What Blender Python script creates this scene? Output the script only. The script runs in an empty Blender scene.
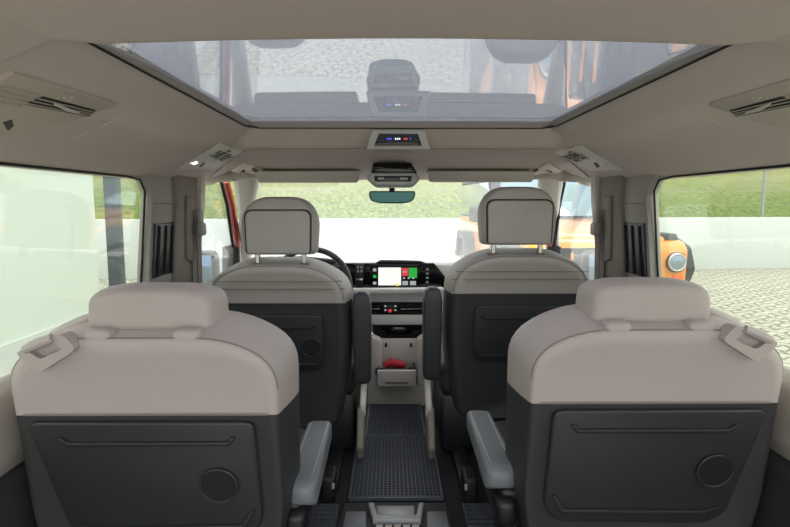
import bpy, bmesh, math, random
from mathutils import Vector, Matrix
random.seed(7)
SC = bpy.context.scene
COL = SC.collection
R = math.radians

# ------------------------------------------------------------------ camera
F, CX, CY = 550.0, 395.0, 263.5
CAM = Vector((-0.03, 0.0, 0.97))
PITCH, YAW = math.atan(59.5 / F), math.atan(4 / F)
FWD = Vector((math.sin(YAW) * math.cos(PITCH), math.cos(YAW) * math.cos(PITCH), -math.sin(PITCH)))
RIGHT = Vector((math.cos(YAW), -math.sin(YAW), 0))
UP = RIGHT.cross(FWD)
cd = bpy.data.cameras.new('camera'); cam = bpy.data.objects.new('camera', cd); COL.objects.link(cam)
cd.sensor_width = 36; cd.lens = F / 790 * 36; cd.clip_start = 0.02; cd.clip_end = 400
m = Matrix((RIGHT, UP, -FWD)).transposed().to_4x4(); m.translation = CAM
cam.matrix_world = m
SC.camera = cam

def ray(px, py): return RIGHT * ((px - CX) / F) + FWD - UP * ((py - CY) / F)
def PY(px, py, Y):
    r = ray(px, py); return CAM + r * (Y / r.y)
def PZ(px, py, z=0.0):
    r = ray(px, py); return CAM + r * ((z - CAM.z) / r.z)

# ------------------------------------------------------------------ materials
def lin(c):
    return tuple((v / 255 / 12.92 if v / 255 <= 0.04045 else ((v / 255 + 0.055) / 1.055) ** 2.4) for v in c) + (1,)
def mat(name, c, rough=0.6, metal=0.0, spec=0.5, noise=0.0, nscale=200.0, bump=0.0, emit=None, es=1.0, coat=0.0):
    M = bpy.data.materials.new(name); M.use_nodes = True
    nt = M.node_tree; b = nt.nodes['Principled BSDF']
    b.inputs['Base Color'].default_value = lin(c)
    b.inputs['Roughness'].default_value = rough; b.inputs['Metallic'].default_value = metal
    b.inputs['Specular IOR Level'].default_value = spec; b.inputs['Coat Weight'].default_value = coat
    tc = nt.nodes.new('ShaderNodeTexCoord')
    nz = nt.nodes.new('ShaderNodeTexNoise'); nz.inputs['Scale'].default_value = nscale; nz.inputs['Detail'].default_value = 3
    nt.links.new(tc.outputs['Object'], nz.inputs['Vector'])
    if noise:
        cr = nt.nodes.new('ShaderNodeValToRGB')
        a = lin(c)
        cr.color_ramp.elements[0].color = tuple(v * (1 - noise) for v in a[:3]) + (1,)
        cr.color_ramp.elements[1].color = tuple(min(1, v * (1 + noise)) for v in a[:3]) + (1,)
        nt.links.new(nz.outputs['Fac'], cr.inputs['Fac']); nt.links.new(cr.outputs['Color'], b.inputs['Base Color'])
    if bump:
        bp = nt.nodes.new('ShaderNodeBump'); bp.inputs['Strength'].default_value = bump; bp.inputs['Distance'].default_value = 0.002
        nt.links.new(nz.outputs['Fac'], bp.inputs['Height']); nt.links.new(bp.outputs['Normal'], b.inputs['Normal'])
    if emit:
        b.inputs['Emission Color'].default_value = lin(emit); b.inputs['Emission Strength'].default_value = es
    return M
def glass(name, tint, r0=0.04, rough=0.0, gloss=1.0, haze=0.0):
    M = bpy.data.materials.new(name); M.use_nodes = True; nt = M.node_tree; N = nt.nodes; L = nt.links
    N.remove(N['Principled BSDF']); out = N['Material Output']
    ge = N.new('ShaderNodeNewGeometry'); d = N.new('ShaderNodeVectorMath'); d.operation = 'DOT_PRODUCT'
    L.new(ge.outputs['Incoming'], d.inputs[0]); L.new(ge.outputs['Normal'], d.inputs[1])
    def mth(op, a, b=None):
        n = N.new('ShaderNodeMath'); n.operation = op
        for i, v in enumerate((a, b)):
            if v is None: continue
            if isinstance(v, (int, float)): n.inputs[i].default_value = v
            else: L.new(v, n.inputs[i])
        return n.outputs[0]
    c = mth('ABSOLUTE', d.outputs['Value']); k = mth('SUBTRACT', 1.0, c); p = mth('POWER', k, 5.0)
    f = mth('ADD', mth('MULTIPLY', p, 1 - r0), r0)
    f = mth('MULTIPLY', f, gloss)
    t = N.new('ShaderNodeBsdfTransparent'); t.inputs['Color'].default_value = tuple(tint) + (1,)
    g = N.new('ShaderNodeBsdfGlossy'); g.inputs['Roughness'].default_value = rough
    mx = N.new('ShaderNodeMixShader'); L.new(f, mx.inputs[0]); L.new(t.outputs[0], mx.inputs[1]); L.new(g.outputs[0], mx.inputs[2])
    if haze:     # pale dusty veil; puts the washed-out glare over the view into the pane
        tl = N.new('ShaderNodeBsdfTranslucent'); tl.inputs['Color'].default_value = (.95, .96, .95, 1)
        nz = N.new('ShaderNodeTexNoise'); nz.inputs['Scale'].default_value = 9; nz.inputs['Detail'].default_value = 6
        m2 = N.new('ShaderNodeMixShader'); L.new(mth('MULTIPLY', mth('ADD', nz.outputs['Fac'], .5), haze), m2.inputs[0])
        L.new(mx.outputs[0], m2.inputs[1]); L.new(tl.outputs[0], m2.inputs[2]); mx = m2
    L.new(mx.outputs[0], out.inputs['Surface'])
    return M

M = {}
M['leather'] = mat('beige_leather', (187, 175, 172), 0.5, noise=0.03, nscale=90, bump=0.12)
M['leather2'] = mat('taupe_leather', (174, 167, 160), 0.55, noise=0.03, nscale=90, bump=0.12)
M['stitch'] = mat('seam_thread', (140, 128, 121), 0.7)
M['charcoal'] = mat('charcoal_vinyl', (57, 57, 58), 0.55, noise=0.05, nscale=400, bump=0.15)
M['panel'] = mat('charcoal_hard_plastic', (50, 51, 52), 0.4, noise=0.05, nscale=500, bump=0.2)
M['recess'] = mat('dark_recess_plastic', (27, 27, 28), 0.6)
M['armtop'] = mat('grey_armrest_vinyl', (122, 124, 128), 0.45, noise=0.04, nscale=300, bump=0.15)
M['headliner'] = mat('headliner_cloth', (200, 187, 184), 0.95, spec=0.2, noise=0.03, nscale=350, bump=0.25)
M['plastic'] = mat('taupe_plastic', (178, 168, 160), 0.55, noise=0.02, nscale=400, bump=0.1)
M['plasticg'] = mat('grey_trim_plastic', (160, 154, 147), 0.6, noise=0.02, nscale=400, bump=0.1)
M['plasticd'] = mat('dark_taupe_plastic', (126, 117, 108), 0.6, noise=0.03, nscale=400)
M['light'] = mat('light_beige_plastic', (205, 198, 191), 0.5, noise=0.02, nscale=300)
M['roofplastic'] = mat('headliner_plastic', (186, 175, 167), 0.6, noise=0.02, nscale=400)
M['dash'] = mat('light_grey_dash', (224, 221, 218), 0.5, noise=0.02, nscale=300)
M['black'] = mat('black_plastic', (24, 25, 27), 0.45)
M['matte'] = mat('matte_black', (16, 16, 17), 0.8)
M['gloss'] = mat('piano_black', (8, 9, 12), 0.08)
M['seal'] = mat('rubber_seal', (18, 17, 18), 0.7)
M['chrome'] = mat('brushed_chrome', (205, 205, 205), 0.22, 1.0)
M['silver'] = mat('silver_plastic', (172, 172, 172), 0.4, 0.2)
M['rubber'] = mat('rubber_mat', (78, 81, 90), 0.36, noise=0.05, nscale=120)
M['carpet'] = mat('grey_carpet', (140, 134, 127), 0.95, spec=0.1, noise=0.2, nscale=500, bump=0.5)
M['floor'] = mat('van_floor', (24, 24, 25), 0.8, noise=0.15, nscale=300, bump=0.4)
M['red'] = mat('red_body_paint', (160, 62, 50), 0.35, coat=0.6)
M['belt'] = mat('belt_webbing', (120, 110, 100), 0.85, noise=0.1, nscale=700)
M['mirror'] = mat('mirror_glass', (50, 74, 68), 0.03, 1.0)
M['doormirror'] = mat('door_mirror_glass', (120, 140, 160), 0.03, 1.0)
M['orange'] = mat('orange_paint', (240, 146, 22), 0.3, noise=0.02, nscale=3, coat=0.8)
M['amber'] = mat('amber_lens', (240, 110, 30), 0.2)
M['lens'] = mat('headlight_lens', (150, 165, 178), 0.08, 0.6)
M['tyre'] = mat('tyre_rubber', (26, 26, 27), 0.85, noise=0.1, nscale=60)
M['carglass'] = mat('car_glass', (110, 140, 150), 0.05, 0.3, coat=1)
M['render'] = mat('white_render', (202, 206, 203), 0.9, spec=0.1, noise=0.03, nscale=1.2, bump=0.2)
M['facade'] = mat('white_facade', (210, 218, 209), 0.85, spec=0.1, noise=0.02, nscale=0.8)
M['steel'] = mat('painted_steel', (58, 66, 78), 0.5, 0.3)
M['fence'] = mat('galvanised_steel', (150, 156, 152), 0.5, 0.6)
M['winglass'] = glass('side_window_glass', (0.84, 0.87, 0.82), haze=0.03)
M['windscreen'] = glass('windscreen_glass', (0.97, 0.985, 0.975), haze=0.045)
M['doorglass'] = glass('door_glass', (0.96, 0.98, 0.97), haze=0.05)
M['roofglass'] = glass('roof_glass', (0.46, 0.47, 0.50), 0.05, haze=0.03)

def e_mat(name, c, s): return mat(name, (5, 5, 5), 0.3, emit=c, es=s)
M['map'] = e_mat('screen_map', (245, 246, 240), .42)
M['sred'] = e_mat('screen_red', (225, 50, 70), .4)
M['sgreen'] = e_mat('screen_green', (40, 190, 70), .3)
M['swhite'] = e_mat('screen_white', (210, 215, 220), .22)
M['syellow'] = e_mat('screen_yellow', (240, 210, 70), .4)
M['sblue'] = e_mat('display_blue', (70, 80, 255), .8)
M['sred2'] = e_mat('display_red', (255, 60, 70), .5)
M['sw2'] = e_mat('display_white', (240, 240, 255), .7)
M['lamp_on'] = e_mat('lit_reading_lamp', (255, 252, 245), .8)
M['swhite_paper'] = mat('label_paper', (232, 230, 226), 0.6)
M['redthing'] = mat('red_fabric', (200, 40, 62), 0.6)

# ------------------------------------------------------------------ mesh helpers
def mk(name, bm, m, parent=None, ang=35, sub=0, local=False):
    bmesh.ops.remove_doubles(bm, verts=bm.verts, dist=1e-6)
    bmesh.ops.recalc_face_normals(bm, faces=bm.faces)
    me = bpy.data.meshes.new(name)
    for f in bm.faces: f.smooth = True
    bm.to_mesh(me); bm.free()
    me.set_sharp_from_angle(angle=R(ang))
    me.materials.append(M[m] if isinstance(m, str) else m)
    o = bpy.data.objects.new(name, me); COL.objects.link(o)
    if parent is not None:
        o.parent = parent
        if not local:
            p = parent; off = Vector((0, 0, 0))
            while p is not None: off += p.location; p = p.parent
            me.transform(Matrix.Translation(-off))
    if sub:
        s = o.modifiers.new('sub', 'SUBSURF'); s.levels = sub; s.render_levels = sub
    return o
def thing(name, label, cat, loc, group=None, rz=0):
    o = bpy.data.objects.new(name, None); COL.objects.link(o); o.location = loc; o.rotation_euler.z = rz
    o.empty_display_size = 0.05
    return tag(o, label, cat, group)
def tag(o, label, cat, group=None):
    o['label'] = label; o['category'] = cat
    if group: o['group'] = group
    return o
def struct(o, label, cat):
    o['kind'] = 'structure'; return tag(o, label, cat)

def loft(bm, rings, cap=True, closed=True):
    vs = [[bm.verts.new(p) for p in r] for r in rings]
    n = len(vs[0])
    for a, b in zip(vs, vs[1:]):
        for i in range(n if closed else n - 1):
            j = (i + 1) % n
            bm.faces.new((a[i], a[j], b[j], b[i]))
    if cap and closed:
        bm.faces.new(vs[0][::-1]); bm.faces.new(vs[-1])
    return vs
def add(bm, other):
    me = bpy.data.meshes.new('t'); other.to_mesh(me); other.free(); bm.from_mesh(me); bpy.data.meshes.remove(me)
def box(bm, c, s, rot=None, bev=0.0, seg=2):
    b = bmesh.new(); bmesh.ops.create_cube(b, size=1.0)
    bmesh.ops.scale(b, vec=Vector(s), verts=b.verts)
    if bev: bmesh.ops.bevel(b, geom=list(b.edges), offset=bev, segments=seg, profile=0.5, affect='EDGES', clamp_overlap=True)
    if rot is not None: bmesh.ops.transform(b, matrix=rot.to_4x4(), verts=b.verts)
    bmesh.ops.translate(b, vec=Vector(c), verts=b.verts)
    add(bm, b)
def prism(bm, pts, vec, bev=0.0, seg=2):
    b = bmesh.new(); vec = Vector(vec)
    loft(b, [[Vector(p) for p in pts], [Vector(p) + vec for p in pts]])
    bmesh.ops.recalc_face_normals(b, faces=b.faces)
    if bev:
        ed = [e for e in b.edges if len(e.link_faces) == 2 and e.calc_face_angle(0) > R(28)]
        bmesh.ops.bevel(b, geom=ed, offset=bev, segments=seg, profile=0.5, affect='EDGES', clamp_overlap=True)
    add(bm, b)
def tube(bm, pts, r, n=8, closed=False, flat=1.0):
    pts = [Vector(p) for p in pts]; rings = []
    up0 = None
    for i, p in enumerate(pts):
        if closed: t = pts[(i + 1) % len(pts)] - pts[i - 1]
        else: t = pts[min(i + 1, len(pts) - 1)] - pts[max(i - 1, 0)]
        t.normalize()
        if up0 is None:
            up0 = Vector((0, 0, 1)) if abs(t.z) < 0.9 else Vector((0, 1, 0))
        u = (up0 - t * up0.dot(t)).normalized(); up0 = u; w = t.cross(u)
        rr = r[i] if isinstance(r, (list, tuple)) else r
        rings.append([p + u * math.cos(k * 2 * math.pi / n) * rr * flat + w * math.sin(k * 2 * math.pi / n) * rr for k in range(n)])
    if closed: rings.append(rings[0])
    b = bmesh.new(); loft(b, rings, cap=not closed); bmesh.ops.remove_doubles(b, verts=b.verts, dist=1e-6); add(bm, b)
def rpoly(pts, seg=5):
    """2D polygon with rounded corners: (x, z, r)."""
    out = []; n = len(pts)
    for i in range(n):
        p = Vector(pts[i][:2]); a = Vector(pts[i - 1][:2]); c = Vector(pts[(i + 1) % n][:2]); r = pts[i][2]
        da = (a - p); dc = (c - p)
        ra = min(r, da.length * .49); rc = min(r, dc.length * .49)
        s = p + da.normalized() * ra; e = p + dc.normalized() * rc
        for k in range(seg + 1):
            t = k / seg; out.append((s * (1 - t) ** 2 + p * 2 * t * (1 - t) + e * t * t))
    return out
def disc(bm, c, r, axis, h, n=32, bev=0.0):
    axis = Vector(axis).normalized(); u = axis.orthogonal().normalized(); w = axis.cross(u); c = Vector(c)
    prism(bm, [c + (u * math.cos(2 * math.pi * k / n) + w * math.sin(2 * math.pi * k / n)) * r for k in range(n)], axis * h, bev)
def ring(bm, c, r, axis, tr, n=40, closed=True):
    axis = Vector(axis).normalized(); u = axis.orthogonal().normalized(); w = axis.cross(u); c = Vector(c)
    tube(bm, [c + (u * math.cos(2 * math.pi * k / n) + w * math.sin(2 * math.pi * k / n)) * r for k in range(n)], tr, 8, True)
def split(bm, z, keep_above):
    g = list(bm.verts) + list(bm.edges) + list(bm.faces)
    r = bmesh.ops.bisect_plane(bm, geom=g, plane_co=(0, 0, z), plane_no=(0, 0, 1), clear_inner=keep_above, clear_outer=not keep_above)
    ed = [e for e in bm.edges if e.is_boundary]
    if ed: bmesh.ops.holes_fill(bm, edges=ed, sides=0)
    return bm

# ------------------------------------------------------------------ headliner surface
def interp(pts, x):
    if x <= pts[0][0]: return pts[0][1]
    for (a, za), (b, zb) in zip(pts, pts[1:]):
        if x <= b:
            return za + (zb - za) * (x - a) / (b - a)
    return pts[-1][1]
def smooth(pts, x, w):
    return sum(interp(pts, x + w * k) for k in (-1, -.5, 0, .5, 1)) / 5
PROF = [(0, 1.199), (.46, 1.1985), (.478, 1.192), (.542, 1.157), (.66, 1.149), (.725, 1.116), (.79, 1.062), (.84, 1.045)]
FRONT = [(1.0, 1.30), (1.715, 1.30), (1.72, 1.197), (1.785, 1.150), (1.82, 1.143), (2.2, 1.105), (2.32, 1.094), (2.45, 1.078)]
SEAM = [(0, 0), (.5, 0), (.6, .12), (.7, .28), (.84, .46)]
SLOPE = 0.0
GX, GY0, GY1 = 0.462, 0.765, 1.712
def FZ(x, y):
    a = abs(x)
    z = smooth(PROF, a, 0.02) if a > .475 else interp(PROF, a)
    if y < GY0:
        t = min(1, max(0, (GY0 - y) / 0.03)); t = t * t * (3 - 2 * t)
        k = 1 - min(1, max(0, (a - .40) / .12))
        z -= 0.017 * t * k
        z -= 0.012 * t * (a / .5) ** 2 * (1 if a < .5 else max(0, 1 - (a - .5) / .2))
    z += (min(y, 1.745) - 1.2) * SLOPE
    yy = y - interp(SEAM, a)
    if yy > 1.715: z = min(z, interp(FRONT, yy))
    return z
def PC(px, py):
    """where the sight line through a pixel meets the headliner"""
    r = ray(px, py); t = 0.3
    while t < 4:
        p = CAM + r * t
        if abs(p.x) > .84 or p.z >= FZ(p.x, p.y): break
        t += 0.002
    return CAM + r * t
def CN(p):
    e = 0.01
    return Vector(((FZ(p.x + e, p.y) - FZ(p.x - e, p.y)) / (2 * e), (FZ(p.x, p.y + e) - FZ(p.x, p.y - e)) / (2 * e), -1)).normalized()
class Plane:
    """flat face laid just under the headliner through an outline"""
    def __init__(self, pix):
        pts = [PC(*p) for p in pix]; self.c = sum(pts, Vector()) / len(pts)
        n = Vector()
        for i in range(len(pts)): n += (pts[i] - self.c).cross(pts[(i + 1) % len(pts)] - self.c)
        n.normalize(); self.n = n if n.z < 0 else -n
        self.off = sum(max(0, (p - self.c).dot(self.n)) for p in pts) / len(pts) + .001
    def at(self, p, h=0.0):
        r = ray(p[0], p[1]); c = self.c + self.n * (self.off + h)
        return CAM + r * ((c - CAM).dot(self.n) / r.dot(self.n))
    def plate(self, name, pix, h, m, parent, sink=0.004, bev=0.0, bm=None, round_=0):
        if round_: pix = [(p.x, p.y) for p in rpoly([(a, b, round_) for a, b in pix], 3)]
        own = bm is None
        if own: bm = bmesh.new()
        pts = [self.at(p, h) for p in pix]
        prism(bm, pts, -self.n * (h + sink), bev)
        if own: return mk(name, bm, m, parent, ang=25)
    def skirt(self, name, pix, h, m, parent, grow=1.2, sink=.05):
        o = [self.at(p, h) for p in pix]; c = sum(o, Vector()) / len(o)
        bm = bmesh.new(); loft(bm, [o, [c + (p - c) * grow - self.n * sink for p in o]]); return mk(name, bm, m, parent, ang=50)
    def bar(self, bm, a, b, r, h): tube(bm, [self.at(a, h), self.at(b, h)], r, 6)

xs = sorted(set([round(-.84 + .02 * i, 4) for i in range(85)] + [GX, -GX]))
ys = sorted(set([round(-.12 + .04 * i, 4) for i in range(65)] + [GY0, GY1, GY0 - .005, GY0 - .01, GY0 - .015, GY0 - .02, GY0 - .025, GY0 - .03, 1.718, 1.722, 1.735, 1.75, 1.765, 1.775, 1.785, 1.80, 1.815, 1.83, 2.44]))
bm = bmesh.new(); V = {}
def hole(x, y): return abs(x) < GX - 1e-4 and GY0 - 1e-4 < y < GY1 + 1e-4
for i in range(len(xs) - 1):
    for j in range(len(ys) - 1):
        x, y = (xs[i] + xs[i + 1]) / 2, (ys[j] + ys[j + 1]) / 2
        if abs(x) < GX and GY0 < y < GY1: continue
        q = []
        for (a, b) in ((i, j), (i + 1, j), (i + 1, j + 1), (i, j + 1)):
            if (a, b) not in V: V[a, b] = bm.verts.new((xs[a], ys[b], FZ(xs[a], ys[b])))
            q.append(V[a, b])
        bm.faces.new(q)
ceil = mk('ceiling', bm, 'headliner', ang=60)
sd = ceil.modifiers.new('thick', 'SOLIDIFY'); sd.thickness = 0.02; sd.offset = 1
struct(ceil, 'beige cloth headliner around the glass roof', 'ceiling')
# ceiling normals point down or up: keep thickness on the outer side
if ceil.data.polygons[0].normal.z < 0: sd.offset = -1
# roof opening seal and the glass
bm = bmesh.new()
def rim(x, y, dz=0): return Vector((x, y, 1.2005 + dz))
loop = [(-GX, GY0), (-GX, 1.66), (-GX + .03, GY1 - .002), (GX - .03, GY1 - .002), (GX, 1.66), (GX, GY0)]
tube(bm, [rim(x, y) for x, y in loop], 0.003, 8, True)
struct(mk('window_roof_frame', bm, 'seal'), 'black seal framing the panoramic glass roof', 'window frame')
bm = bmesh.new()
for (a, b) in (((-GX, GY0), (-GX, GY1)), ((GX, GY0), (GX, GY1))):
    prism(bm, [rim(a[0] - .006, a[1]), rim(b[0] - .006, b[1]), rim(b[0] - .006, b[1], .02), rim(a[0] - .006, a[1], .02)], (.012, 0, 0))
for y in (GY0, GY1):
    prism(bm, [rim(-GX, y - .006), rim(GX, y - .006), rim(GX, y - .006, .02), rim(-GX, y - .006, .02)], (0, .012, 0))
struct(mk('trim_22', bm, 'plasticd'), 'taupe inner edge of the roof opening above its black seal', 'trim')
bm = bmesh.new(); rings = []
NXg = 13
def gz(x, y): return 1.204 + .038 * (y - .9) - .033 * (y - .9) ** 2 + .002 * (1 - (x / GX) ** 2)
for y in [GY0 - .01 + (GY1 - GY0 + .02) * k / 24 for k in range(25)]:
    rw = [(-GX + 2 * GX * k / (NXg - 1), y) for k in range(NXg)]
    rings.append([Vector((x, y, gz(x, y))) for x, y in rw] + [Vector((x, y, gz(x, y) + .005)) for x, y in rw[::-1]])
loft(bm, rings)
struct(mk('window_roof', bm, 'roofglass'), 'tinted panoramic glass roof reflecting the yard', 'glass roof')

# seam between main headliner and front headliner
path = []
for (px, py) in ((205, 181), (212, 175), (225, 165), (238, 156), (246, 150), (252, 148.5)): path.append(PC(px, py))
path += [PC(x, 148.5) for x in range(270, 545, 15)] + [PC(px, py) for (px, py) in ((552, 148.5), (558, 152), (570, 162), (590, 178))]
bm = bmesh.new(); tube(bm, [p + Vector((0, 0, .0015)) for p in path], 0.0028, 6)
struct(mk('trim_1', bm, 'plasticd'), 'thin seam between main and front headliner', 'trim')
bm = bmesh.new()
for k in (0, 1, 2):
    p = PC(388 + 6.5 * k, 151); box(bm, p, (.012, .012, .008), bev=.002)
tag(mk('clip', bm, 'plasticd'), 'row of tiny headliner clips below the climate display', 'clip')

# ------------------------------------------------------------------ body shell, pillars, windows
def mirror(pts, s): return [Vector((p[0] * s, p[1], p[2])) for p in pts]
XW = 0.82
for s, side in ((-1, 'left'), (1, 'right')):
    bm = bmesh.new()
    prism(bm, mirror([(.86, -.12, -.02), (.86, -.12, .60), (.80, -.12, .63), (.76, -.12, .61), (.74, -.12, .50), (.77, -.12, .44), (.77, -.12, -.02)], s), (0, 2.3, 0), 0.012)
    struct(mk('wall_' + side, bm, 'plastic'), f'{side} side trim panel of the van below the window', 'wall')
    bm = bmesh.new()
    box(bm, (s * .755, 1.03, .235), (.05, 2.1, .46), bev=.02, seg=3)
    struct(mk('trim_2' if s < 0 else 'trim_3', bm, 'charcoal'), f'charcoal lower panel along the {side} side wall', 'trim')
    # front door panel
    bm = bmesh.new(); box(bm, (s * .83, 2.75, .29), (.08, 1.10, .60), bev=.03)
    struct(mk('door_1' if s < 0 else 'door_2', bm, 'plasticg'), f'{side} front door panel below its window', 'door')
    # sliding window glass
    bm = bmesh.new()
    prism(bm, mirror([(.835, .12, .59), (.835, 1.70, .59), (.822, 1.83, 1.07), (.822, .12, 1.07)], s), (s * .004, 0, 0))
    struct(mk('window_1' if s < 0 else 'window_2', bm, 'winglass'), f'large green-tinted {side} side window', 'window')
    bm = bmesh.new()
    tube(bm, mirror([(.815, -.1, 1.049), (.815, 1.66, 1.052), (.815, 1.745, 1.045), (.815, 1.775, 1.01), (.818, 1.74, .80), (.822, 1.70, .60)], s), .0032, 6)
    struct(mk('trim_4' if s < 0 else 'trim_5', bm, 'seal'), f'black rubber seal around the {side} side window', 'trim')
    # rear post beside camera
    bm = bmesh.new(); box(bm, (s * .83, .0, .8), (.06, .24, .5), bev=.01)
    struct(mk('trim_6' if s < 0 else 'trim_7', bm, 'plasticg'), f'rear {side} body pillar', 'trim')
    # B pillar: rear face with louvre, front face with belt
    piv = bmesh.new()
    prism(piv, mirror([(.84, 1.70, .55), (.84, 1.745, .80), (.84, 1.79, 1.0), (.84, 1.76, 1.04), (.84, 1.70, 1.075), (.84, 1.99, 1.075), (.84, 2.03, 1.04), (.84, 2.03, .97), (.84, 1.99, .80), (.84, 1.97, .55)], s), (-s * .045, 0, 0), .012)
    a = struct(mk('trim_8' if s < 0 else 'trim_9', piv, 'plasticg'), f'grey {side} pillar trim with black louvre insert', 'pillar trim')
    bm = bmesh.new()
    tube(bm, mirror([(.796, 1.79, .972), (.7935, 1.82, .972), (.7935, 2.02, .972)], s), .0018, 6)
    mk('seam', bm, 'plasticd', a)
    Yq = [(1.785, .905), (1.95, .905), (1.92, .735), (1.75, .735)]
    bm = bmesh.new(); prism(bm, mirror([(.797, y, z) for y, z in Yq], s), (-s * .006, 0, 0), .003)
    l = mk('louvre', bm, 'black', a)
    bm = bmesh.new()
    for k in range(3):
        t = .17 + .33 * k
        y0 = 1.785 + .165 * t; y1 = 1.75 + .17 * t
        tube(bm, mirror([(.7905, y0, .897), (.7905, y1, .738)], s), .006, 6)
    mk('slat', bm, 'matte', l)
    bm = bmesh.new()
    tube(bm, mirror([(.7915, y, z) for y, z in Yq], s), .004, 6, True)
    mk('louvre_frame', bm, 'black', l)
    bm = bmesh.new()
    prism(bm, mirror([(.84, 1.89, .45), (.84, 1.91, .80), (.84, 1.95, .97), (.84, 1.94, 1.09), (.84, 2.17, 1.09), (.84, 2.15, .97), (.84, 2.09, .80), (.84, 2.07, .45)], s), (-s * .06, 0, 0), .015)
    b = struct(mk('trim_10' if s < 0 else 'trim_11', bm, 'plasticd'), f'{side} door pillar cover behind the front seat', 'pillar trim')
    bm = bmesh.new()
    prism(bm, mirror([(.783, 2., .77), (.783, 2.02, 1.0), (.783, 2.09, 1.0), (.783, 2.06, .75)], s), (-s * .012, 0, 0), .006)
    mk('height_adjuster', bm, 'plasticd', b)
    bm = bmesh.new()
    prism(bm, mirror([(.765, 2.07, .45), (.765, 2.09, .80), (.765, 2.15, .97), (.765, 2.17, 1.085), (.765, 2.22, 1.085), (.765, 2.2, .97), (.765, 2.14, .80), (.765, 2.12, .45)], s), (s * .06, 0, 0), .008)
    mk('edge_trim', bm, 'light', b)
    # front seat belt
    t = thing('seat_belt', f'beige seat belt with upper anchor on the {side} front pillar', 'seat belt', (s * .77, 2.07, .0))
    bm = bmesh.new()
    prism(bm, mirror([(.762, 2.08, .93), (.762, 2.125, .93), (.762, 2.12, .86), (.762, 2.08, .001), (.762, 2.045, .001), (.762, 2.075, .86)], s), (-s * .003, 0, 0))
    mk('strap', bm, 'belt', t)
    bm = bmesh.new(); box(bm, (s * .752, 2.10, .875), (.026, .055, .05), bev=.01, seg=3); box(bm, (s * .758, 2.105, .92), (.02, .04, .06), bev=.006)
    mk('belt_anchor', bm, 'plasticg', t)
    # front door window glass, red outer frame, A pillar
    bm = bmesh.new()
    prism(bm, mirror([(.83, 2.14, .58), (.83, 3.0, .58), (.80, 2.60, 1.06), (.80, 2.17, 1.06)], s), (s * .004, 0, 0))
    struct(mk('window_3' if s < 0 else 'window_4', bm, 'doorglass'), f'{side} front door window', 'window')

for s, side in ((-1, 'left'), (1, 'right')):
    bm = bmesh.new(); tube(bm, [(s * .815, 1.98, 1.088), (s * .81, 2.25, 1.086), (s * .765, 2.42, 1.090), (s * .64, 2.50, 1.105)], .026, 12)
    struct(mk('trim_20' if s < 0 else 'trim_21', bm, 'plastic'), f'roof rail trim above the {side} front door window', 'trim')
bm = bmesh.new(); tube(bm, [(-.74, 2.44, 1.100), (-.4, 2.45, 1.099), (.4, 2.45, 1.099), (.74, 2.44, 1.100)], .023, 12)
struct(mk('trim_23', bm, 'plastic'), 'header trim along the top of the windscreen', 'trim')
P_A = {-1: [(247, 170), (246.5, 196), (247, 230), (246, 268)], 1: [(549, 170), (550, 196), (551, 230), (553, 268)]}
for s, side in ((-1, 'left'), (1, 'right')):
    ya = (2.44, 2.56, 2.75, 3.0)
    bm = bmesh.new(); pts = [PY(p[0], p[1], y) for p, y in zip(P_A[s], ya)]
    rings = []
    for p, w in zip(pts, (.085, .040, .036, .042)):
        rings.append([p + Vector((w * a, .05 * b, 0)) for a, b in ((-1, -.4), (-.6, -1), (.6, -1), (1, -.4), (1, .6), (-1, .6))])
    loft(bm, rings)
    struct(mk('trim_12' if s < 0 else 'trim_13', bm, 'light', sub=1), f'pale windscreen pillar on the {side}', 'pillar trim')
    pr = [(226, 181), (232, 205), (235.5, 230), (238, 247)] if s < 0 else [(559.5, 182), (554.5, 205), (551.5, 230), (549, 247)]
    bm = bmesh.new(); tube(bm, [PY(p[0], p[1], y) for p, y in zip(pr, (2.55, 2.65, 2.72, 2.78))], [.016, .018, .018, .016], 8)
    struct(mk('trim_14' if s < 0 else 'trim_15', bm, 'red'), f'red painted door frame seen through the {side} front window', 'door frame')
    bm = bmesh.new()
    pr2 = [(p[0] + s * -0 + (-5 if s < 0 else 5), p[1]) for p in pr]
    tube(bm, [PY(p[0], p[1], y) for p, y in zip(pr2, (2.5, 2.6, 2.67, 2.73))], .008, 6)
    c0 = [(222, 247), (238, 243), (240, 292), (222, 292)] if s < 0 else [(562, 247), (548, 243), (546, 292), (562, 292)]
    prism(bm, [PY(p[0], p[1], 2.76) for p in c0], (0, .03, 0), .004)
    struct(mk('trim_16' if s < 0 else 'trim_17', bm, 'seal'), f'black seal and corner piece of the {side} front door', 'trim')
    # exterior mirror
    c = PY(205, 270, 2.78) if s < 0 else PY(596, 270, 2.74)
    t = thing('door_mirror', f'dark exterior mirror outside the {side} front window', 'door mirror', c)
    bm = bmesh.new(); box(bm, c + Vector((s * .03, .05, 0)), (.17, .09, .19), bev=.035, seg=4); box(bm, c + Vector((-s * .06, .06, -.07)), (.16, .05, .04), bev=.012)
    mk('housing', bm, 'black', t)
    bm = bmesh.new(); box(bm, c + Vector((s * .03, .002, 0)), (.135, .006, .15), bev=.0028)
    mk('glass', bm, 'doormirror', t)

# floor
bm = bmesh.new(); box(bm, (0, 1.45, -.02), (1.66, 3.2, .04))
struct(mk('floor', bm, 'floor'), 'dark carpeted van floor', 'floor')
# windscreen
bm = bmesh.new()
prism(bm, [(-.72, 2.44, 1.085), (.72, 2.44, 1.085), (.78, 3.5, .56), (-.78, 3.5, .56)], (0, .004, .003))
struct(mk('window_5', bm, 'windscreen'), 'wide front windscreen', 'windscreen')

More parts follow.
